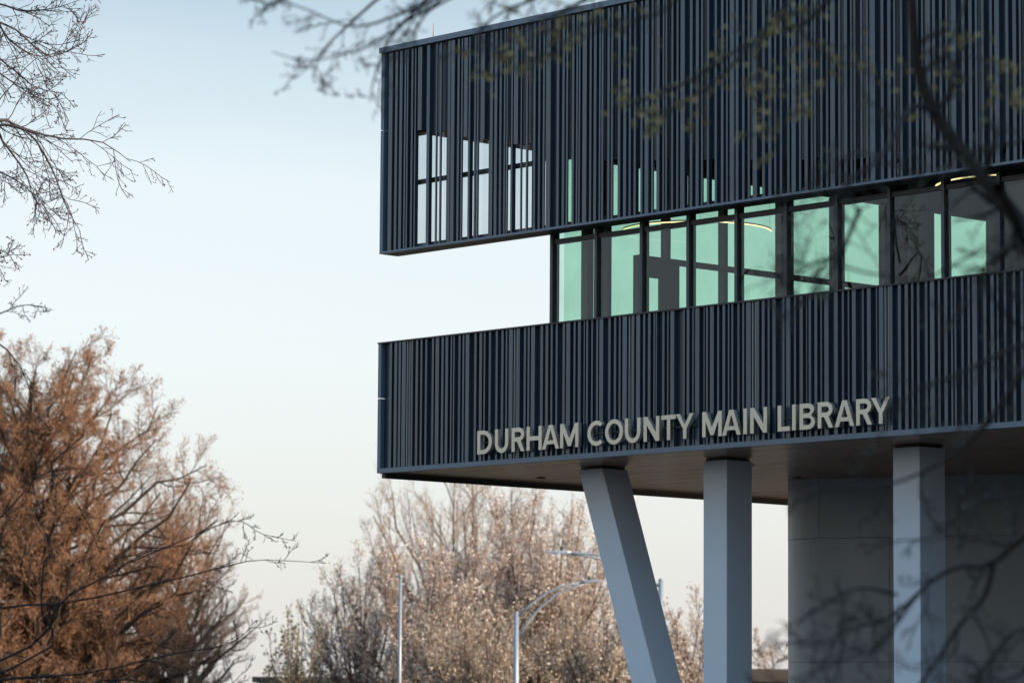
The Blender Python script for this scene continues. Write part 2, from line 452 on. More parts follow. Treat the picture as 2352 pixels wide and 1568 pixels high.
# ---- wood soffit
pl = MB()
y = .215
while y < 23.9:
    tilt = rnd.uniform(-.0012, .0012)
    for xa in range(0, 32, 4):
        t2 = rnd.uniform(-.001, .001)
        x0 = xa * 1.0 + .125 + (0 if xa == 0 else .003); x1 = min(xa + 4, 31.9) + .125
        n = len(pl.v)
        z0 = ZS - .004 + tilt + t2; z1 = ZS - .004 - tilt + t2
        pl.v += [(x0, y, z0), (x1, y, z0), (x1, y + .142, z1), (x0, y + .142, z1),
                 (x0, y, ZS + .03), (x1, y, ZS + .03), (x1, y + .142, ZS + .03), (x0, y + .142, ZS + .03)]
        pl.f += [(n, n + 3, n + 2, n + 1), (n, n + 1, n + 5, n + 4), (n + 3, n + 7, n + 6, n + 2), (n, n + 4, n + 7, n + 3), (n + 1, n + 2, n + 6, n + 5)]
    y += .145
sof = box('soffit', .125, XE, .215, 24.0, ZS + .035, ZS + .2, M['dark'], lib)
pk = pl.build('plank', M['wood'], sof); pk['kind'] = 'stuff'
box('soffit', 32.2, XE, .16, 24.0, ZS - .01, ZS + .03, M['wood'], lib)
box('end_fascia', 0.0, .12, .157, 24.0, ZS - .13, ZS + .09, M['dark'], lib)
box('rear_fascia', .12, XE, 23.9, 24.0, ZS - .1, ZS + .03, M['dark'], lib)
for px_, py_ in ((1.6, 3.6), (6.2, 7.6), (2.4, 9.2), (8.2, 3.9)):
    box('soffit_light', px_, px_ + .16, py_, py_ + .16, ZS - .03, ZS - .012, M['lampblack'], lib)

# ---- unseen wing added right of the frame to block sky and sun
box('added_wing_wall', 48.0, XE, -28.0, -.1, 0.06, ZR, M['pan'], lib)
box('added_wing_coping', 47.9, XE + .1, -28.1, -.2, ZR + .003, ZR + .13, M['trim'], lib)
for i in range(14):
    yy = -27 + i * 1.9
    box('window', 47.93, 47.997, yy, yy + 1.2, 10.6, 12.6, M['glass'], lib)

# ---- columns
def column(name, xt, xb, z1, y0=1.95, w=.72, d=.80, label=None):
    me = bpy.data.meshes.new(name)
    c = .012
    v = []; 
    for (x0, z) in ((xb, 0.0), (xt, z1)):
        for x, y in ((c, 0), (w - c, 0), (w, c), (w, d - c), (w - c, d), (c, d), (0, d - c), (0, c)):
            v.append((x + x0 - xb, y, z))
    f = [(i, (i + 1) % 8, 8 + (i + 1) % 8, 8 + i) for i in range(8)] + [tuple(range(8))[::-1], tuple(range(8, 16))]
    me.from_pydata(v, [], f); me.update()
    o = link_mesh(name, me, M['column'], lib, local(lib, (xb, y0, 0.06)))
    if label: o['label'] = label
    return o
TOPZ = ZS - .07 - .06
column('column', 4.83, 4.83 + .365 * 7.35, TOPZ, w=.785, label='pale grey column leaning in towards the building corner')
column('column', 8.84, 8.84, TOPZ, label='pale grey upright column between the leaning column and the curved wall')
column('column', 14.39, 14.39, TOPZ, w=.74, label='pale grey upright column in front of the curved panelled wall')
for x0, w in ((4.83, .785), (8.84, .72), (14.39, .74)):
    box('column_collar', x0 + .04, x0 + w - .04, 1.99, 2.71, ZS - .073, ZS - .012, M['dark'], lib)
for x in (20.0, 25.5, 31.0):
    column('column', x, x, TOPZ)

# ---- curved panelled wall under the soffit
def wall_path():
    P = []
    Rr = 1.35
    cx_, cy_ = 5.03 + .667 * Rr, 8.68 + .74 * Rr
    for a in range(-90, 21, 5):
        aa = R(a); P.append((cx_ + Rr * math.sin(aa), cy_ - Rr * math.cos(aa)))
    x, y = P[-1]; a = 20.0
    for i in range(60):
        a = min(33, a + .35); x += .3 * math.cos(R(a)); y += .3 * math.sin(R(a)); P.append((x, y))
    return P
WP = wall_path()
cum = [0]
for i in range(1, len(WP)): cum.append(cum[-1] + math.dist(WP[i], WP[i - 1]))
def wp(s):
    s = max(0, min(cum[-1] - 1e-6, s))
    for i in range(1, len(cum)):
        if cum[i] >= s:
            t = (s - cum[i - 1]) / (cum[i] - cum[i - 1]); a, b = WP[i - 1], WP[i]
            x, y = a[0] + (b[0] - a[0]) * t, a[1] + (b[1] - a[1]) * t
            dx, dy = b[0] - a[0], b[1] - a[1]; L = math.hypot(dx, dy)
            return x, y, -dy / L, dx / L
def s_at_px(px):
    best = (1e9, 0)
    for i in range(400):
        s = 1.5 + (cum[-1] - 1.5) * i / 399; x, y, nx, ny = wp(s)
        d = np.array([x, y, 5.0]) - CAM
        q = W_ / 2 + F_ * (d @ RT) / (d @ FW)
        if abs(q - px) < best[0]: best = (abs(q - px), s)
    return best[1]
def wall_panel(s0, s1, z0, z1, name='wall_panel', inset=0.0, material=None):
    n = max(2, int((s1 - s0) / .18) + 1)
    me = bpy.data.meshes.new(name); v = []; f = []
    for i in range(n):
        x, y, nx, ny = wp(s0 + (s1 - s0) * i / (n - 1))
        for off in (inset, inset + .05):
            for z in (z0, z1): v.append((x + nx * off - lib.location.x, y + ny * off - lib.location.y, z))
    for i in range(n - 1):
        a, b = i * 4, i * 4 + 4
        f += [(a, b, b + 1, a + 1), (a + 2, a + 3, b + 3, b + 2), (a, a + 2, b + 2, b), (a + 1, b + 1, b + 3, a + 3)]
    f += [(0, 1, 3, 2), (n * 4 - 4, n * 4 - 2, n * 4 - 1, n * 4 - 3)]
    me.from_pydata(v, [], f); me.polygons.foreach_set('use_smooth', [False] * len(f)); me.update()
    return link_mesh(name, me, material or M['panelwall'], lib)
wall_panel(0, cum[-1], 0.06, ZS - .006, 'wall_backing', .06, M['joint'])
JZ = 6.06; G = .006
tops = [0.0, s_at_px(1880), s_at_px(2207), s_at_px(2420), cum[-1]]
bots = [0.0, s_at_px(2041), s_at_px(2370), cum[-1]]
for a, b in zip(tops[:-1], tops[1:]): wall_panel(a + G, b - G, JZ + G, ZS - .01)
for z0, z1 in ((3.15, JZ), (0.2, 3.15)):
    for a, b in zip(bots[:-1], bots[1:]): wall_panel(a + G, b - G, z0 + G, z1 - G)
box('unseen_ground_floor_wall', 24.0, XE - 1, 3.0, 3.3, 0.06, ZS - .03, M['panelwall'], lib)  # unseen walls added to keep the low sun off the columns
box('unseen_ground_floor_wall', 24.0, 24.3, 3.31, 19.0, 0.06, ZS - .03, M['panelwall'], lib)
box('unseen_ground_floor_wall', XE - 1, XE - .7, 3.0, 22.0, 0.06, ZS - .03, M['panelwall'], lib)

# ---- glazed strip between the bands, and the tall glazed end wall
YG, XG = .60, 5.30
GZ0 = ZS + .62
muls = [5.32 + 1.453 * k for k in range(12)]
for k, x in enumerate(muls):
    box('mullion', x, x + .085, YG - .03, YG + .19, GZ0, ZU + .045, M['mullion'], lib)
    box('mullion', x, x + .085, YG + .02, YG + .19, ZU + .05, 15.64, M['dark'], lib)
    x2 = x + .09; x3 = x + 1.453 - .005
    box('glass_pane', x2, x3, YG + .04, YG + .056, GZ0, 12.42, M['glass'], lib)
    box('glass_pane', x2, x3, YG + .04, YG + .056, 12.53, 15.0, M['glass'], lib)
box('transom', 5.41, XV + 2, YG + .01, YG + .18, 12.425, 12.525, M['dark'], lib)
box('spandrel', 5.41, XV + 2, YG + .06, YG + .3, 15.005, 15.62, M['dark'], lib)
ym = [YG + .22, 2.2, 4.1, 6.0, 7.95, 9.85, 11.65]
for y in ym[1:]:
    box('mullion', XG, XG + .2, y, y + .13, GZ0, 14.45, M['inner'], lib)
for a, b in list(zip(ym[:-1], ym[1:])) + [(13.4 - .13, 15.7)]:
    box('glass_pane', XG + .08, XG + .096, a + .135, b - .005, GZ0, 14.45, M['glass'], lib)
box('transom', XG + .01, XG + .19, 3.41, 11.64, 12.30, 12.42, M['inner'], lib)
box('inner_column', XG + .3, XG + .5, 1.28, 1.48, GZ0, 14.9, M['inner'], lib)
box('door_frame', XG + .01, XG + .3, 3.20, 3.40, GZ0, 12.42, M['inner'], lib)
box('door_panel', XG + .22, XG + .3, 3.80, 4.42, GZ0, 11.90, M['brownwall'], lib)
box('door_lintel', XG + .22, XG + .3, 3.41, 4.42, 11.905, 12.29, M['brownwall'], lib)
box('end_wall_header', XG + .01, XG + .3, .9, 16.0, 14.46, 15.64, M['inner'], lib)
box('end_wall_panel', XG + .01, XG + .3, 11.79, 13.39, GZ0, 14.45, M['brownwall'], lib)
box('end_wall_panel', XG + .01, XG + .3, 15.71, 20.0, GZ0, 14.45, M['brownwall'], lib)
for k in range(9):
    yy = 1.6 + k * 1.95
    box('ceiling_beam', XG + .33, XV + 2.9, yy, yy + .18, 15.25, 15.57, M['inner'], lib)
for k in range(3):
    box('bookcase', XG + 1.2 + k * 2.6, XG + 3.4 + k * 2.6, 12.6, 13.1, GZ0 - .02, 11.55, M['inner'], lib)
box('partition_glass', XG + .31, XG + .36, 12.05, 12.75, GZ0, 14.2, M['slab'], lib)
box('wall_batten', XG + .305, XG + .34, 13.05, 13.10, GZ0, 14.4, M['inner'], lib)
for k in range(3):
    c_ = MB(); cx_, cy_ = XG + 5.2 + k * 4.4, 7.2
    c_.tube([(cx_, cy_, GZ0 - .02), (cx_, cy_, 15.2)], .22, 16)
    c_.build('inner_column', M['slab'], lib, True)
box('rear_inner_wall', XG + .4, XV + 3, 20.0, 20.2, GZ0, 15.64, M['brownwall'], lib)
box('side_inner_wall', XV + 3.2, XV + 3.4, .9, 19.9, GZ0, 15.64, M['brownwall'], lib)
box('interior_ceiling', XG + .32, XV + 3, .92, 19.95, 15.58, 15.635, M['inner'], lib)
box('interior_partition', XG + 4.0, XG + 4.4, 16.2, 19.9, GZ0, 13.6, M['brownwall'], lib)

# lightning rod on the roof
rd = MB(); p = Vector((.95, .8, ZR - .05))
rd.tube([p, p + Vector((0, 0, .35)), p + Vector((0, 0, .62))], [.016, .012, .006], 6)
props(rd.build('lightning_rod', M['brick']), 'thin upright rod on the roof edge near the left corner', 'lightning rod')

# curved light strips hanging inside
def ring(px, py, depth_y, rad, label, a0=-150, a1=60, tube=.02):
    d = ray(px, py); t = (depth_y - CAM[1]) / d[1]; c = CAM + d * t
    e = empty('curved_light', tuple(c), label, 'ceiling light', 'curved light strips hanging inside the library')
    n = 48
    for nm, r_, z_, mm in (('light_diffuser', rad, 0, M['led']), ('light_housing', rad, .030, M['lampblack'])):
        v = []; f = []
        for i in range(n):
            w = R(a0 + (a1 - a0) * i / (n - 1))
            for (dr, dz) in ((-tube, -.010), (tube, -.010), (tube, .012), (-tube, .012)):
                v.append(((r_ + dr) * math.cos(w), (r_ + dr) * math.sin(w), dz + z_))
        for i in range(n - 1):
            for q in range(4):
                q2 = (q + 1) % 4
                f.append((i * 4 + q, i * 4 + 4 + q, i * 4 + 4 + q2, i * 4 + q2))
        f += [(0, 1, 2, 3), (n * 4 - 1, n * 4 - 2, n * 4 - 3, n * 4 - 4)]
        me = bpy.data.meshes.new(nm); me.from_pydata(v, [], f); me.update()
        link_mesh(nm, me, mm, e)
    for w in (a0 + 8, (a0 + a1) / 2, a1 - 8):
        b = MB(); x, y = c[0] + rad * math.cos(R(w)), c[1] + rad * math.sin(R(w))
        b.tube([(x, y, c[2] + .045), (x, y, 15.57)], .004, 4)
        b.build('cable', M['lampblack'], e)
    return e
ring(1600, 533, 5.2, 1.75, 'curved light strip hanging behind the third to fifth panes of the glass strip', -125, 40)
ring(2330, 428, 6.0, 1.7, 'brightest curved light strip, behind the pane at the right end of the strip', -170, -60)
ring(2160, 340, 6.0, 1.2, 'curved light strip glinting through the ribs above the right end of the strip', -130, 40)
ring(1745, 333, 5.0, .8, 'short curved light strip glinting through the ribs above the middle panes', -100, 0)
ring(1975, 438, 4.5, .8, 'short curved light strip just above the glass strip behind the ribs', -100, 0)

# ------------------------------------------------------------------ sign letters
S_ = .19
def arc(cx, cy, rx, ry, a0, a1, n=14):
    return [(cx + rx * math.cos(R(a0 + (a1 - a0) * i / (n - 1))), cy + ry * math.sin(R(a0 + (a1 - a0) * i / (n - 1)))) for i in range(n)]
def glyph(ch, w):
    """outline loops of a capital 1 unit tall and w wide, stroke S_ (first loop outer, others holes)"""
    s = S_; h = s * .92
    if ch == 'I': return [[(0, 0), (w, 0), (w, 1), (0, 1)]]
    if ch == 'L': return [[(0, 0), (w, 0), (w, h), (s, h), (s, 1), (0, 1)]]
    if ch == 'T':
        c = w / 2; return [[(c - s / 2, 0), (c + s / 2, 0), (c + s / 2, 1 - h), (w, 1 - h), (w, 1), (0, 1), (0, 1 - h), (c - s / 2, 1 - h)]]
    if ch == 'H':
        return [[(0, 0), (s, 0), (s, .5 - h / 2), (w - s, .5 - h / 2), (w - s, 0), (w, 0), (w, 1), (w - s, 1), (w - s, .5 + h / 2), (s, .5 + h / 2), (s, 1), (0, 1)]]
    if ch == 'N':
        d = s * 1.12
        return [[(0, 0), (s, 0), (s, .66), (w - d, 0), (w, 0), (w, 1), (w - s, 1), (w - s, .34), (d, 1), (0, 1)]]
    if ch == 'M':
        c = w / 2; d = s * 1.1
        return [[(0, 0), (s, 0), (s, .62), (c - s * .45, .06), (c + s * .45, .06), (w - s, .62), (w - s, 0), (w, 0), (w, 1), (w - d, 1), (c, .36), (d, 1), (0, 1)]]
    if ch == 'A':
        c = w / 2; t = s * .62; e = s * 1.12
        def xl(y): return e + (c - e - .0) * (y / (1 - .25)) * 1.0
        y0, y1 = .2, .2 + h * .9
        ay = .80
        k = (c - e) / ay
        return [[(0, 0), (e, 0), (e + k * y0 * 1.0, y0), (w - e - k * y0, y0), (w - e, 0), (w, 0), (c + t, 1), (c - t, 1)],
                [(e + k * y1, y1), (c, ay), (w - e - k * y1, y1)]]
    if ch == 'Y':
        c = w / 2; e = s * 1.15
        return [[(c - s / 2, 0), (c + s / 2, 0), (c + s / 2, .40), (w, 1), (w - e, 1), (c, .56), (e, 1), (0, 1), (c - s / 2, .40)]]
    if ch == 'U':
        r = w / 2
        return [[(0, 1)] + arc(r, r, r, r * 1.02, 180, 360, 20) + [(w, 1), (w - s, 1)] + arc(r, r, r - s, r - h, 360, 180, 20) + [(s, 1)]]
    if ch == 'D':
        r = .5; rx = w * .62; cx = w - rx
        return [[(0, 0), (cx, 0)] + arc(cx, .5, rx, .5, -90, 90, 22)[1:] + [(0, 1)],
                [(s, h), (s, 1 - h)] + arc(cx, .5, rx - s, .5 - h, 90, -90, 20)]
    if ch == 'O':
        return [arc(w / 2, .5, w / 2, .515, 0, 345, 34), arc(w / 2, .5, w / 2 - s, .515 - h, 360, 15, 30)]
    if ch == 'C':
        rx = w * .54
        return [arc(rx, .5, rx, .515, 48, 312, 30) + arc(rx, .5, rx - s, .515 - h, 308, 52, 26)]
    if ch == 'R':
        b = .42; cy = 1 - (1 - b) / 2; ry = (1 - b) / 2; rx = w * .46; cx = w * .97 - rx
        return [[(0, 0), (s, 0), (s, b), (w * .42, b), (w - s * 1.15, 0), (w, 0), (w * .42 + s * 1.22, b + .025)] + arc(cx, cy, rx, ry, -55, 90, 16) + [(0, 1)],
                [(s, b + h), (s, 1 - h)] + arc(cx, cy, rx - s, ry - h, 90, -90, 14)]
    if ch == 'B':
        m_ = .53; r1 = (1 - m_) / 2; r2 = m_ / 2
        rx = w * .45
        o = [(0, 0)] + arc(w - rx, r2 + .005, rx, r2 + .005, -90, 62, 16) + arc(w * .95 - rx, m_ + r1, rx, r1, -52, 90, 16) + [(0, 1)]
        t = h * .5
        return [o, [(s, h), (s, m_ - t)] + arc(w - rx, (h + m_ - t) / 2, rx - s, (m_ - t - h) / 2, 90, -90, 12),
                [(s, m_ + t), (s, 1 - h)] + arc(w * .95 - rx, (m_ + t + 1 - h) / 2, rx - s, (1 - h - m_ - t) / 2, 90, -90, 12)]
LET = [('D',3.71,.495),('U',4.31,.446),('R',4.87,.43),('H',5.37,.497),('A',5.88,.555),('M',6.47,.59),('C',7.35,.53),('O',7.91,.56),('U',8.53,.482),('N',9.11,.482),('T',9.66,.43),('Y',10.10,.53),
       ('M',10.89,.578),('A',11.48,.54),('I',12.10,.104),('N',12.30,.485),('L',13.09,.345),('I',13.50,.104),('B',13.71,.43),('R',14.22,.425),('A',14.69,.54),('R',15.28,.425),('Y',15.69,.51)]
CAP, ZT, YL0, YL1 = .535, 7.705, -.150, -.060
sign = empty('building_sign', (10, YL1, ZT), 'row of raised beige metal capital letters reading DURHAM COUNTY MAIN LIBRARY along the lower band', 'sign')
GL = {}
for ch, x, w in LET:
    key = (ch, w)
    if key not in GL:
        cu = bpy.data.curves.new('letter', 'CURVE')
        cu.dimensions = '2D'; cu.fill_mode = 'BOTH'; cu.extrude = (YL1 - YL0) / 2
        for loop in glyph(ch, w / CAP):
            sp = cu.splines.new('POLY'); sp.points.add(len(loop) - 1)
            for i, (a, b) in enumerate(loop): sp.points[i].co = (a * CAP, b * CAP, 0, 1)
            sp.use_cyclic_u = True
        tmp = bpy.data.objects.new('tmp', cu)
        me = bpy.data.meshes.new_from_object(tmp)
        bpy.data.objects.remove(tmp); 
        me.materials.clear(); me.materials.append(M['letter']); me.name = 'letter'
        GL[key] = me
    o = link_mesh('letter', GL[key], None, sign, local(sign, (x, (YL0 + YL1) / 2, ZT)))
    o.rotation_euler = (R(90), 0, 0)
    o['label'] = 'beige metal capital letter ' + ch
# stand-off pins and the rail behind each word
for x0, x1 in ((3.75, 7.0), (7.4, 10.6), (10.92, 12.75), (13.12, 16.15)):
    box('sign_rail', x0, x1, YL1 + .005, YL1 + .03, ZT + .26, ZT + .285, M['dark'], sign)

# ------------------------------------------------------------------ street lamps, pole, low buildings
def zray(px, py, dist): return Vector(at(px, py, dist))
def street_lamp(pole_px, top_py, arms, dist, label):
    top = zray(pole_px, top_py, dist)
    e = empty('street_lamp', (top.x, top.y, 0), label, 'street lamp', 'grey street lamps behind the library')
    b = MB(); b.tube([(top.x, top.y, 0), (top.x, top.y, top.z * .5), (top.x, top.y, top.z)], [.15, .125, .10], 12)
    b.build('pole', M['galv'], e, True)
    b = MB(); b.tube([(top.x, top.y, 0), (top.x, top.y, .35)], [.24, .2], 12); b.build('pole_base', M['galv'], e, True)
    b = MB(); b.tube([(top.x, top.y, top.z), (top.x, top.y, top.z + .08)], [.115, .05], 10); b.build('pole_cap', M['galv'], e, True)
    for upper_pts, lower_pts, head in arms:
        for pts in (upper_pts, lower_pts):
            P = [zray(x, y, dist) for x, y in pts]
            b = MB(); b.tube(P, [.055 - .02 * i / len(P) for i in range(len(P))], 8); b.build('arm', M['galv'], e, True)
        (hx0, hy0), (hx1, hy1) = head
        a, c = zray(hx0, hy0, dist), zray(hx1, hy1, dist)
        d = c - a; s_ = d.cross(Vector((0, 0, 1))).normalized(); u_ = s_.cross(d).normalized()
        v = []; prof = [(0, .06, .05), (.15, .16, .07), (.6, .20, .065), (.95, .15, .035), (1, .08, .02)]
        for t, w, h in prof:
            q = a + d * t
            v += [tuple(q + s_ * w + u_ * -h * .6), tuple(q - s_ * w + u_ * -h * .6), tuple(q - s_ * w * .7 + u_ * h), tuple(q + s_ * w * .7 + u_ * h)]
        f = [(0, 1, 2, 3), tuple(range(len(v) - 4, len(v)))[::-1]]
        for i in range(len(prof) - 1):
            for k in range(4):
                f.append((i * 4 + k, i * 4 + (k + 1) % 4, i * 4 + 4 + (k + 1) % 4, i * 4 + 4 + k))
        off = local(e, (0, 0, 0))
        me = bpy.data.meshes.new('lamp_head'); me.from_pydata([tuple(Vector(q) + off) for q in v], [], f); me.update()
        hd = link_mesh('lamp_head', me, M['galv'], e)
        b = MB(); q = a + d * .35 + Vector((0, 0, .05)); b.tube([q, q + Vector((0, 0, .17))], .07, 8)
        b.build('photocell', M['lampblack'], hd)
    return e
LD = 150
street_lamp(1186, 1408, [([(1190, 1412), (1222, 1385), (1260, 1358), (1300, 1343), (1345, 1336)],
                          [(1190, 1462), (1215, 1425), (1240, 1395), (1280, 1363), (1318, 1347), (1345, 1340)],
                          ((1335, 1336), (1386, 1333)))], LD, 'grey street lamp with a double curved arm, its pole in front of the blossoming tree')
street_lamp(1518, 1332, [([(1512, 1345), (1470, 1310), (1420, 1285), (1370, 1273), (1320, 1269), (1290, 1268)],
                          [(1512, 1380), (1480, 1335), (1430, 1303), (1385, 1285), (1345, 1276), (1310, 1272)],
                          ((1312, 1268), (1252, 1267)))], LD - 8, 'grey street lamp whose pole stands behind the leaning column, head reaching left')
e = zray(920, 1326, 140)
fp = empty('flag_pole', (e.x, e.y, 0), 'slim bare metal pole with a ball cap left of the street lamps', 'pole')
b = MB(); b.tube([(e.x, e.y, 0), (e.x, e.y, e.z)], [.085, .06], 10); b.build('pole', M['galv'], fp, True)
b = MB(); b.tube([(e.x, e.y, e.z), (e.x, e.y, e.z + .05), (e.x, e.y, e.z + .12)], [.1, .1, .04], 10); b.build('pole_cap', M['galv'], fp, True)

def low_building(px0, px1, py, dist, label, trim=.28, wall='wallwhite'):
    a, c = zray(px0, py, dist), zray(px1, py, dist)
    z = a.z
    e = empty('low_building', ((a.x + c.x) / 2, (a.y + c.y) / 2, 0), label, 'building')
    d = (c - a); d.z = 0; L = d.length; d.normalize(); nrm = Vector((-d.y, d.x, 0))
    if nrm.dot(Vector((FW[0], FW[1], 0))) < 0: nrm = -nrm
    def slab(nm, o0, o1, s0, s1, z0, z1, mm, par):
        pts = []
        for s, o in ((s0, o0), (s1, o0), (s1, o1), (s0, o1)):
            q = Vector((a.x, a.y, 0)) + d * s + nrm * o; pts.append(q)
        off = local(par, (0, 0, 0))
        v = [tuple(q + off + Vector((0, 0, z0))) for q in pts] + [tuple(q + off + Vector((0, 0, z1))) for q in pts]
        me = bpy.data.meshes.new(nm)
        me.from_pydata(v, [], [(0, 3, 2, 1), (4, 5, 6, 7), (0, 1, 5, 4), (1, 2, 6, 5), (2, 3, 7, 6), (3, 0, 4, 7)]); me.update()
        return link_mesh(nm, me, mm, par)
    slab('wall', 0, 12, 0, L, 0, z - trim, M[wall], e)
    slab('roof', -.4, 12.4, -.4, L + .4, z - trim, z, M['rooftrim'], e)
    s = 1.0
    while s + 1.4 < L:
        w = slab('window', -.03, .04, s, s + 1.4, 1.0, min(2.4, z - trim - .3), M['inner'], e)
        slab('pane', -.05, -.035, s + .08, s + 1.32, 1.08, min(2.3, z - trim - .4), M['glass'], w)
        s += 2.6
    return e
low_building(598, 1050, 1553, 185, 'low flat-roofed pale building below the small tree at the bottom left of the blossoming trees')
low_building(1600, 1830, 1534, 205, 'low building with a brown roof edge seen between the upright column and the curved wall', trim=.75, wall='rooftrim')

# unseen building added outside the frame to keep low sun off near trees
nb = empty('added_sun_block', (112, -25, 0), 'tan brick block added out of view on the right to shade the near trees', 'building')
box('wall', 100, 124, -62, 12, 0, 19, M['brick'], nb)
box('roof', 99.5, 124.5, -62.5, 12.5, 19.002, 19.6, M['rooftrim'], nb)
for yy in range(-58, 10, 5):
    for zz in range(2, 17, 4):
        w = box('window', 99.94, 100.0, yy, yy + 2.2, zz, zz + 2.0, M['inner'], nb)
        box('pane', 99.91, 99.935, yy + .1, yy + 2.1, zz + .1, zz + 1.9, M['glass'], w)

# ------------------------------------------------------------------ trees
def norm(a): return a / np.maximum(np.linalg.norm(a, axis=-1, keepdims=True), 1e-9)
def tubes_mesh(name, sets):
    """sets: list of (points [N,K,3], radii [N,K], sides)"""
    V = []; Q = []; n0 = 0
    for P, rad, ns in sets:
        N, K, _ = P.shape
        if N == 0: continue
        T = np.zeros_like(P); T[:, 1:-1] = P[:, 2:] - P[:, :-2]; T[:, 0] = P[:, 1] - P[:, 0]; T[:, -1] = P[:, -1] - P[:, -2]
        T = norm(T)
        ref = np.array([0.31, 0.17, 0.93]); A = norm(np.cross(T, ref)); B = np.cross(T, A)
        w = 2 * np.pi * np.arange(ns) / ns
        ring_ = P[:, :, None, :] + rad[:, :, None, None] * (A[:, :, None, :] * np.cos(w)[None, None, :, None] + B[:, :, None, :] * np.sin(w)[None, None, :, None])
        V.append(ring_.reshape(-1, 3))
        idx = n0 + np.arange(N * K * ns).reshape(N, K, ns)
        a = idx[:, :-1, :]; b = np.roll(idx, -1, 2)[:, :-1, :]; c = np.roll(idx, -1, 2)[:, 1:, :]; d = idx[:, 1:, :]
        Q.append(np.stack([a, b, c, d], -1).reshape(-1, 4))
        n0 += N * K * ns
    V = np.concatenate(V); Q = np.concatenate(Q)
    return poly_mesh(name, V, Q, True)
def poly_mesh(name, V, Q, smooth=False):
    me = bpy.data.meshes.new(name)
    me.vertices.add(len(V)); me.vertices.foreach_set('co', V.astype(np.float32).ravel())
    k = Q.shape[1]
    me.loops.add(Q.size); me.loops.foreach_set('vertex_index', Q.astype(np.int32).ravel())
    me.polygons.add(len(Q)); me.polygons.foreach_set('loop_start', np.arange(0, Q.size, k, dtype=np.int32))
    if smooth: me.polygons.foreach_set('use_smooth', np.ones(len(Q), dtype=bool))
    me.update(calc_edges=True)
    return me
def grow(rng, parents, radii, n_child, length, ang, K=4, t0=.25, trop=(0, 0, .25), wig=.18, rfrac=.5, taper=.35, lenvar=.35, endbias=0.0, shrink=0.5):
    """spawn n_child branches on every parent polyline; length scales with the parent's own (length<=1) or absolute"""
    N, KP, _ = parents.shape
    M_ = N * n_child
    pi = np.repeat(np.arange(N), n_child)
    t = t0 + (1 - t0) * (np.tile((np.arange(n_child) + .5) / n_child, N) + rng.uniform(-.4, .4, M_) / n_child)
    t = np.clip(t, 0, .999)
    f = t * (KP - 1); i = f.astype(int); fr = (f - i)[:, None]
    p0 = parents[pi, i] * (1 - fr) + parents[pi, i + 1] * fr
    r0 = radii[pi, i] * (1 - fr[:, 0]) + radii[pi, i + 1] * fr[:, 0]
    T = norm(parents[pi, i + 1] - parents[pi, i])
    rv = norm(rng.normal(size=(M_, 3))); side = norm(np.cross(T, rv))
    a = np.radians(rng.uniform(ang[0], ang[1], M_))[:, None]
    d = norm(T * np.cos(a) + side * np.sin(a))
    plen = np.linalg.norm(np.diff(parents, axis=1), axis=2).sum(1)[pi]
    L = plen * length if length <= 1 else np.full(M_, length - 1)
    L = L * (1 - shrink * t) * (1 + rng.uniform(-lenvar, lenvar, M_))
    P = np.zeros((M_, K, 3)); P[:, 0] = p0
    tr = np.array(trop)
    for k in range(1, K):
        d = norm(d + rng.normal(size=(M_, 3)) * wig + tr / (K - 1))
        P[:, k] = P[:, k - 1] + d * (L / (K - 1))[:, None]
    rr = np.minimum(r0 * rfrac, r0)
    rad = rr[:, None] * (1 - (1 - taper) * np.arange(K) / (K - 1))[None, :]
    return P, rad
def leaves_mesh(name, rng, pts, size, per=1, spread=.1, aspect=.6):
    P = np.repeat(pts, per, 0) + rng.normal(size=(len(pts) * per, 3)) * spread
    n = len(P)
    A = norm(rng.normal(size=(n, 3))); B = norm(np.cross(A, rng.normal(size=(n, 3))))
    s = size * rng.uniform(.5, 1.4, n)[:, None]
    V = np.stack([P - A * s, P - B * s * aspect, P + A * s, P + B * s * aspect], 1).reshape(-1, 3)
    Q = np.arange(n * 4).reshape(n, 4)
    return poly_mesh(name, V, Q)
def rel(V_sets, off):
    return [(P - off, r, n) for P, r, n in V_sets]

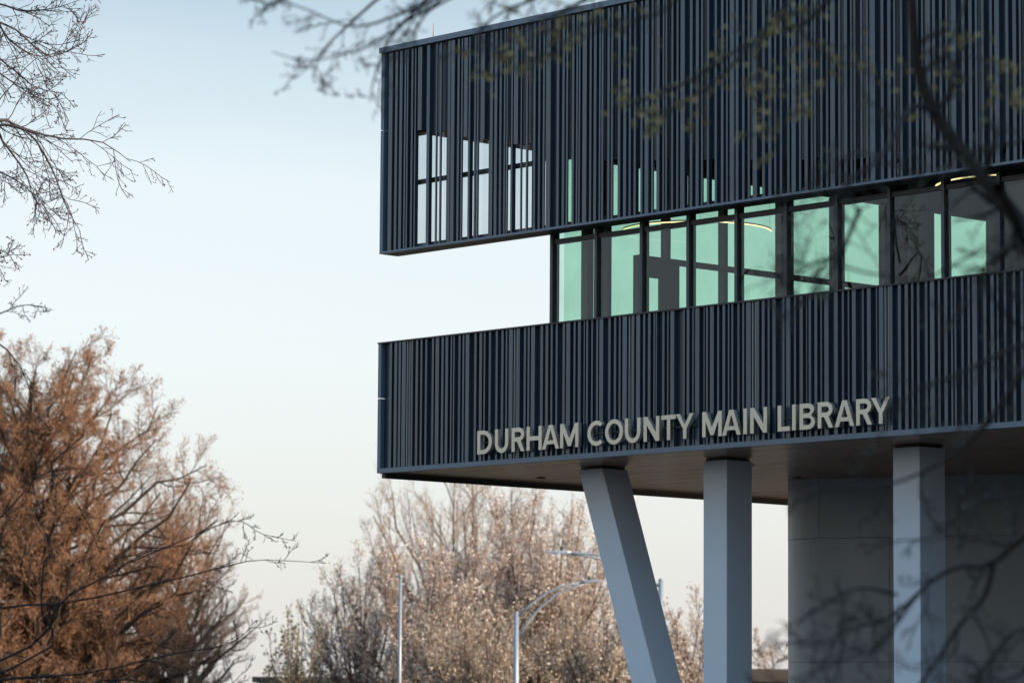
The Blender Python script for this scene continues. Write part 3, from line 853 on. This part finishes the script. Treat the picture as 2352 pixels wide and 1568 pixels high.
def tree(name, label, cat, base, height, spread, seed, twig_mat, bark, leaf=None, leaf_size=.07, leaf_per=1, leafspread=.12,
         limbs=16, n2=8, n3=8, n4=6, fork=.12, up=.35, twig_r=.008, lean=(0, 0), ang1=(22, 55), group=None, trunk_r=None, n_bud=.7, czf=.55, l2=.45, l3=.52, l4=.55, vase=False, rmin=.62):
    rng = np.random.default_rng(seed)
    base = np.array([base[0], base[1], 0.0])
    e = empty(name, tuple(base), label, cat, group)
    K = 8
    tr = trunk_r or height * .022
    z = np.linspace(0, 1, K)
    trunk = np.stack([lean[0] * z ** 2 + np.cumsum(rng.normal(0, .012, K)) * height, lean[1] * z ** 2 + np.cumsum(rng.normal(0, .012, K)) * height, z * height * .74], 1)[None]
    trunk[0, 0, :] = 0
    trad = (tr * (1 - .88 * z))[None]
    # limbs reach points spread through a rounded crown volume
    a0 = rng.uniform(0, 6.28); P1 = []; R1 = []
    zc = height * czf; rz = (height - zc) * .90
    for i in range(limbs):
        u = (i + .5) / limbs
        sz = -.55 + 1.5 * u; sz = min(sz, .97)
        az = a0 + i * 2.39996
        rr = rng.uniform(rmin, .92) if i % 3 else rng.uniform(.3, .6)
        h = math.sqrt(max(.02, 1 - sz * sz))
        end = np.array([math.cos(az) * h * spread * rr, math.sin(az) * h * spread * rr, zc + sz * rz * max(rr, .8 if sz > .5 else rr)])
        t = min(.92, max(fork, (end[2] / (height * .74)) - rng.uniform(.22, .42)))
        if vase: t = fork + .22 * (i % 7) / 6
        f = t * (K - 1); j = int(f); p0 = trunk[0, j] * (1 - f + j) + trunk[0, min(j + 1, K - 1)] * (f - j)
        kk = 7; pts = np.zeros((kk, 3))
        for q in range(kk):
            s = q / (kk - 1)
            w = np.array([s ** .9, s ** .9, s ** 1.2])
            pts[q] = p0 + (end - p0) * w
        pts[1:] += rng.normal(0, .018 * spread, (kk - 1, 3)) * np.linspace(.5, 1.3, kk - 1)[:, None]
        P1.append(pts); r0 = tr * (1 - .88 * t) * .55
        R1.append(r0 * (1 - .8 * np.linspace(0, 1, kk)))
    P1 = np.array(P1); R1 = np.array(R1)
    P2, R2 = grow(rng, P1, R1, n2, l2, (25, 60), K=5, t0=.2, trop=(0, 0, up), rfrac=.6)
    P3, R3 = grow(rng, P2, R2, n3, l3, (22, 60), K=4, t0=.15, trop=(0, 0, up), rfrac=.6)
    P4, R4 = grow(rng, P3, R3, n4, l4, (20, 60), K=3, t0=.1, trop=(0, 0, up * .8), rfrac=.6, shrink=.3)
    R2 = np.maximum(R2, twig_r * 1.6); R3 = np.maximum(R3, twig_r * 1.15); R4 = np.maximum(R4 * 0 + twig_r, twig_r)
    R4[:, -1] *= .6
    me = tubes_mesh('trunk', [(trunk, trad, 10)]); link_mesh('trunk', me, bark, e)
    me = tubes_mesh('limbs', [(P1, R1, 6), (P2, R2, 4)]); link_mesh('limbs', me, bark, e)
    me = tubes_mesh('crown', [(P3, R3, 3), (P4, R4, 3)]); o = link_mesh('crown', me, twig_mat, e)
    if leaf is not None:
        pts = np.concatenate([P4[:, 1:].reshape(-1, 3), P3[:, 1:].reshape(-1, 3)])
        pts = pts[rng.random(len(pts)) < n_bud]
        me = leaves_mesh('foliage', rng, pts, leaf_size, leaf_per, leafspread)
        lf = link_mesh('foliage', me, leaf, o); lf['kind'] = 'stuff'
    return e
def gxy(px, dist): p = at(px, 1600, dist); return (p[0], p[1])

# big russet tree at the left
tree('willow_oak_tree', 'big russet-twigged tree filling the lower left, lit orange on top', 'tree', gxy(30, 180), 25.4, 12.0, 11, M['twig_orange'], M['bark_dark'],
     M['leaf_russet'], .05, 1, .10, limbs=130, n2=9, n3=9, n4=7, up=.35, twig_r=.0090, fork=.08, n_bud=.8, czf=.36, l2=.36, rmin=.72)
tree('bare_tree', 'pale grey-brown bare tree fanning out behind the right side of the big russet tree', 'tree', gxy(395, 225), 20.6, 6.6, 12, M['twig_brown'], M['bark_grey'],
     None, .05, 1, .10, limbs=60, n2=9, n3=7, n4=5, up=.5, twig_r=.009, fork=.1, czf=.40, l2=.36)
# bare tall tree behind the blossoming ones
tree('bare_tree', 'tall bare tree with reddish twig tips rising behind the blossoming trees up to the soffit', 'tree', gxy(1090, 215), 19.0, 8.8, 21, M['twig_brown'], M['bark_grey'],
     M['leaf_russet'], .05, 1, .1, limbs=26, n2=8, n3=7, n4=6, up=.7, twig_r=.009, fork=.18, n_bud=.4, vase=True)
# blossoming trees
tree('blossoming_tree', 'wide blossoming tree with tan-lit twigs directly under the cantilever, behind the lamp pole', 'tree', gxy(1220, 175), 14.0, 5.6, 31, M['twig_brown'], M['bark_grey'],
     M['leaf_pear'], .062, 2, .13, limbs=34, n2=8, n3=7, n4=5, up=1.0, twig_r=.010, vase=True, group='blossoming trees behind the library')
tree('blossoming_tree', 'blossoming tree behind the slim bare metal pole, left of the wide one', 'tree', gxy(985, 170), 11.0, 5.2, 32, M['twig_brown'], M['bark_grey'],
     M['leaf_pear'], .066, 1, .12, limbs=20, n2=8, n3=7, n4=5, up=.9, twig_r=.009, n_bud=.8, vase=True, group='blossoming trees behind the library')
tree('blossoming_tree', 'leftmost blossoming tree of the row, thin crown', 'tree', gxy(815, 175), 10.9, 3.0, 33, M['twig_brown'], M['bark_grey'],
     M['leaf_pear'], .062, 2, .12, limbs=18, n2=7, n3=6, n4=4, up=1.0, twig_r=.009, n_bud=.5, vase=True, group='blossoming trees behind the library')
tree('blossoming_tree', 'low grey-green leafed tree between the lamp pole and the leaning column', 'tree', gxy(1390, 160), 8.4, 4.0, 34, M['twig_brown'], M['bark_grey'],
     M['leaf_grey'], .068, 1, .12, limbs=22, n2=8, n3=6, n4=4, up=.9, twig_r=.010, n_bud=.6, vase=True, group='blossoming trees behind the library')
tree('blossoming_tree', 'grey-green tree low in front of the tree behind the slim pole', 'tree', gxy(1090, 158), 7.6, 4.4, 35, M['twig_brown'], M['bark_grey'],
     M['leaf_grey'], .068, 1, .12, limbs=22, n2=8, n3=6, n4=4, up=.9, twig_r=.010, n_bud=.6, vase=True, group='blossoming trees behind the library')
tree('blossoming_tree', 'orange-lit tree with upright shoots between the leaning and the upright column', 'tree', gxy(1575, 180), 8.6, 3.4, 36, M['twig_brown'], M['bark_grey'],
     M['leaf_pear'], .065, 1, .12, limbs=24, n2=7, n3=6, n4=4, up=.9, twig_r=.011, vase=True, group='blossoming trees behind the library')
tree('small_leafy_tree', 'small dark-leafed tree standing alone above the low flat roof', 'tree', gxy(690, 160), 7.4, 2.3, 41, M['twig_brown'], M['bark_grey'],
     M['leaf_small'], .085, 1, .10, limbs=11, n2=6, n3=5, n4=3, up=1.0, twig_r=.009, n_bud=.45, vase=True)
tree('bare_tree', 'low grey bare tree between the upright column and the curved wall', 'tree', gxy(1775, 230), 8.6, 4.4, 42, M['twig_brown'], M['bark_grey'],
     M['leaf_pear'], .06, 1, .12, limbs=14, n2=7, n3=6, n4=4, up=.3, twig_r=.013)

# hand-placed limbs with generated side twigs -----------------------------------------
def smooth_path(pts, n):
    pts = np.array(pts, float); m_ = len(pts)
    out = []
    for i in range(n):
        f = i / (n - 1) * (m_ - 1); j = min(int(f), m_ - 2); t = f - j
        p0 = pts[max(j - 1, 0)]; p1 = pts[j]; p2 = pts[j + 1]; p3 = pts[min(j + 2, m_ - 1)]
        out.append(.5 * ((2 * p1) + (-p0 + p2) * t + (2 * p0 - 5 * p1 + 4 * p2 - p3) * t * t + (-p0 + 3 * p1 - 3 * p2 + p3) * t ** 3))
    return np.array(out)
def near_tree(name, label, base_px, dist, paths, seed, bark, twig, bud, bud_size, trunk_top, trunk_r, n2=9, n3=6, n4=0, len2=.42, len3=.45, droop=(0, 0, .1),
              bud_n=.8, bud_per=1, bud_spread=.02, twig_r=.004, t0=.15, ang=(25, 65), wig=.15, depth_var=2.0, minr=.0):
    rng = np.random.default_rng(seed)
    bx, by = gxy(base_px, dist)
    e = empty(name, (bx, by, 0), label, 'tree')
    off = np.array([bx, by, 0.0])
    K = 9; z = np.linspace(0, 1, K)
    trunk = np.stack([np.cumsum(rng.normal(0, .04, K)), np.cumsum(rng.normal(0, .04, K)), z * trunk_top], 1)[None]; trunk[0, 0] = 0
    link_mesh('trunk', tubes_mesh('trunk', [(trunk, (trunk_r * (1 - .6 * z))[None], 12)]), bark, e)
    P = []; Rr = []
    for pts, r0, r1, dd in paths:
        n = 14
        sp = smooth_path([(x, y, 0) for x, y in pts], n)
        ph = rng.uniform(0, 6.28)
        d = dist + dd + depth_var * np.sin(np.linspace(0, 2.2, n) + ph) * .5
        w = np.array([at(sp[i, 0], sp[i, 1], d[i]) for i in range(n)]) - off
        P.append(w); Rr.append(np.linspace(r0, r1, n))
    P = np.array(P); Rr = np.array(Rr)
    P2, R2 = grow(rng, P, Rr, n2, len2, ang, K=6, t0=t0, trop=droop, rfrac=.5, wig=wig)
    P3, R3 = grow(rng, P2, R2, n3, len3, (25, 65), K=4, t0=.15, trop=droop, rfrac=.6, wig=wig)
    R2 = np.maximum(R2, twig_r * 1.4); R3 = np.maximum(R3, twig_r)
    sets = [(P3, R3, 4)]; tips = [P3[:, 1:].reshape(-1, 3)]
    if n4:
        P4, R4 = grow(rng, P3, R3, n4, .5, (25, 65), K=3, t0=.2, trop=droop, rfrac=.6)
        R4 = np.maximum(R4, twig_r * .8); sets.append((P4, R4, 3)); tips = [P4[:, 1:].reshape(-1, 3), P3[:, -1]]
    lb = link_mesh('limbs', tubes_mesh('limbs', [(P, Rr, 10), (P2, R2, 6)]), bark, e)
    tw = link_mesh('twigs', tubes_mesh('twigs', sets), twig, e); tw['kind'] = 'stuff'
    if bud is not None:
        tp = np.concatenate(tips); tp = tp[rng.random(len(tp)) < bud_n]
        me = leaves_mesh('buds', rng, tp, bud_size, bud_per, bud_spread, .75)
        b = link_mesh('buds', me, bud, tw); b['kind'] = 'stuff'
    return e

# sharp bare tree reaching in at the top left
near_tree('maple_tree', 'bare budding tree whose fine dark twigs reach in at the top left corner', -330, 74,
    [([(-330, 420), (-120, 300), (0, 275), (40, 290), (130, 317), (230, 325), (300, 372)], .05, .006, 0),
     ([(-200, 330), (-40, 290), (60, 300), (120, 390), (150, 470), (185, 533)], .035, .006, -1),
     ([(-330, 300), (-100, 60), (20, 60), (110, 130), (185, 98)], .04, .005, 1),
     ([(-330, 200), (-60, 40), (30, 100), (90, 130), (160, 110)], .035, .005, 2),
     ([(-200, 100), (-40, 10), (50, 25), (120, 20), (170, 5)], .03, .005, 0),
     ([(-300, 200), (-60, 120), (30, 160), (80, 200), (145, 215)], .03, .005, 1),
     ([(-300, 380), (-60, 250), (10, 330), (60, 400), (75, 450), (100, 480)], .035, .005, 0),
     ([(-300, 400), (-60, 380), (0, 395), (60, 430), (90, 470)], .03, .005, 2),
     ([(-300, 280), (-80, 130), (0, 170), (60, 210), (140, 250)], .03, .005, -2),
     ([(-200, 560), (-60, 600), (0, 592), (25, 585)], .02, .005, 0)],
    51, M['bark_blue'], M['bark_blue'], M['bud_red'], .018, 14, .30, n2=13, n3=6, n4=2, len2=.27, len3=.42, twig_r=.0055, t0=.25, bud_n=.55, bud_spread=.01, ang=(20, 55))
# blurred dark branches in front of the russet tree
near_tree('maple_tree', 'bare tree with thin dark branches crossing in front of the russet tree', -420, 56,
    [([(-420, 900), (-100, 760), (0, 720), (60, 700), (125, 712)], 0.0217, 0.0025, 0),
     ([(-420, 1000), (-150, 760), (0, 790), (70, 900), (60, 1010)], 0.0217, 0.0025, 1),
     ([(-420, 1700), (-100, 1560), (90, 1470), (140, 1380), (250, 1320), (330, 1270), (430, 1250)], 0.0279, 0.0062, 0),
     ([(-420, 1300), (-100, 1230), (0, 1190), (110, 1080), (190, 1180), (230, 1270)], 0.0186, 0.0050, 1),
     ([(-300, 1650), (100, 1500), (95, 1400), (100, 1300), (120, 1260), (80, 1180)], 0.0217, 0.0050, 0),
     ([(-300, 1480), (0, 1395), (150, 1385), (400, 1330), (520, 1300), (600, 1285), (750, 1293)], 0.0217, 0.0037, 0),
     ([(300, 1290), (420, 1240), (540, 1195), (600, 1225), (680, 1242)], 0.0112, 0.0037, 2),
     ([(-200, 1600), (0, 1560), (200, 1545), (400, 1500), (520, 1480), (590, 1430)], 0.0248, 0.0037, 0),
     ([(-100, 1650), (60, 1620), (250, 1560), (380, 1575), (500, 1590), (560, 1540)], 0.0248, 0.0037, -2)],
    52, M['bark_dark'], M['bark_dark'], M['bud_red'], .014, 12, .28, n2=11, n3=5, len2=.12, len3=.4, twig_r=.004, t0=.3, bud_n=.5, bud_spread=.01, droop=(0, 0, .2))
# blurred branches hanging across the top and the upper band, and the big near limb at the right
NR = 27
near_tree('redbud_tree', 'blurred near tree at the right with a thick curved limb crossing the upper band', 2900, NR,
    [([(2900, 1100), (2560, 760), (2370, 545), (2290, 445), (2215, 355), (2150, 265), (2108, 160), (2096, 30), (2080, -160)], .085, .036, 0),
     ([(2290, 430), (2330, 500), (2352, 560), (2400, 640)], .045, .03, -.4),
     ([(2150, 262), (2100, 243), (2060, 300), (2030, 352), (1960, 410), (1900, 470)], .026, .010, 0),
     ([(1975, 480), (1950, 540), (1925, 600), (1890, 650), (1820, 720)], .020, .006, .2),
     ([(2020, 360), (1960, 352), (1900, 400), (1850, 430), (1790, 470)], .013, .005, .4),
     ([(1925, 600), (1890, 598), (1830, 630), (1760, 680)], .012, .004, .4),
     ([(1930, 610), (2010, 630), (2120, 640), (2220, 590), (2290, 540)], .010, .006, .5),
     ([(2330, 560), (2260, 620), (2290, 700), (2352, 760)], .018, .01, .2),
     ([(2500, 760), (2352, 790), (2200, 860), (2100, 900), (2030, 980)], .022, .006, 0),
     ([(2450, 700), (2352, 850), (2250, 990), (2130, 1080), (1990, 1120), (1860, 1110)], .024, .006, 0),
     ([(2600, 1000), (2420, 1180), (2340, 1240), (2270, 1298), (2200, 1300), (2120, 1350), (2060, 1430), (2000, 1490)], .034, .010, 0),
     ([(2060, 1365), (1990, 1350), (1940, 1360), (1880, 1400), (1800, 1440)], .014, .005, .2),
     ([(2110, 1360), (2040, 1420), (1960, 1440), (1900, 1470), (1830, 1490)], .014, .005, .2),
     ([(2280, 1300), (2260, 1370), (2200, 1440), (2150, 1520), (2100, 1590)], .022, .012, 0),
     ([(2070, 1390), (2030, 1480), (1950, 1510), (1870, 1540), (1820, 1560)], .013, .005, .3),
     ([(2700, 900), (2500, 1050), (2370, 1130), (2250, 1150), (2150, 1230), (2060, 1240)], .016, .005, .6),
     ([(2700, 300), (2480, 260), (2330, 330), (2230, 350), (2120, 420), (2050, 520)], .016, .004, .5),
     ([(2700, 1500), (2500, 1480), (2350, 1540), (2250, 1600)], .02, .006, .2),
     ([(2700, 600), (2500, 560), (2400, 700), (2330, 860), (2300, 960)], .018, .005, .4),
     ([(2600, 1200), (2430, 1420), (2330, 1450), (2270, 1520), (2220, 1600)], .02, .008, .3)],
    53, M['bark_dark'], M['bark_dark'], M['leaf_small'], .016, 9, .22, n2=7, n3=5, n4=2, len2=1.65, len3=.45, twig_r=.0035, t0=.25, bud_n=.3, bud_spread=.012, droop=(0, 0, .0), wig=.2)
near_tree('redbud_tree', 'near budding tree whose blurred twigs hang over the roof edge at the top centre', 3000, 32,
    [([(3000, -700), (2100, -620), (1500, -420), (1250, -140), (1010, 10), (940, 45), (850, 105), (770, 130), (700, 140), (625, 120)], .019, .004, 0),
     ([(1400, -300), (1100, -60), (900, 40), (800, 60), (700, 20), (600, -10)], .02, .004, .5),
     ([(1000, -40), (960, 20), (900, 80), (860, 180), (850, 235)], .02, .004, .5),
     ([(1100, -80), (1010, 0), (960, 60), (955, 110)], .018, .004, 0),
     ([(900, -30), (820, 40), (740, 120), (720, 190)], .018, .004, .8),
     ([(1400, -200), (1250, -20), (1170, 20), (1110, 60), (1060, 130)], .02, .004, -.5),
     ([(1500, -300), (1400, -60), (1290, 30), (1210, 70), (1120, 120)], .02, .004, 0),
     ([(700, -60), (650, -10), (620, 15), (600, 5)], .012, .004, 0)],
    54, M['bark_blue'], M['bark_blue'], M['bark_blue'], .013, 11, .22, n2=8, n3=4, n4=2, len2=1.5, len3=.45, twig_r=.0032, t0=.3, bud_n=.5, bud_per=1, bud_spread=.012, droop=(0, 0, -.25), wig=.25)
near_tree('redbud_tree', 'near tree whose blurred twigs carry yellow-green buds across the upper ribbed band', 3100, 30,
    [([(3100, -700), (2700, -700), (2300, -500), (2000, -120), (1870, 40), (1740, 90), (1670, 130), (1580, 190), (1500, 220), (1440, 245)], .03, .005, 0),
     ([(1900, -60), (1760, 60), (1740, 190), (1780, 250), (1790, 330)], .016, .004, .5),
     ([(2000, -200), (1800, 20), (1640, 190), (1560, 240), (1520, 270)], .016, .004, .3),
     ([(1800, -100), (1760, 10), (1830, 60), (1900, 130), (1960, 150)], .014, .004, .3),
     ([(1500, -200), (1420, -40), (1300, 20), (1180, 70), (1100, 120)], .014, .004, 0),
     ([(1600, -200), (1560, 0), (1400, 60), (1250, 130), (1130, 180)], .012, .003, 0),
     ([(2300, -300), (2200, 60), (2150, 160), (2250, 130), (2330, 230)], .014, .004, .3)],
    55, M['bark_dark'], M['bark_dark'], M['bud_yellow'], .021, 11, .2, n2=12, n3=5, len2=1.6, len3=.4, twig_r=.0035, t0=.25, bud_n=.6, bud_per=2, bud_spread=.02, droop=(0, 0, -.2), wig=.3)
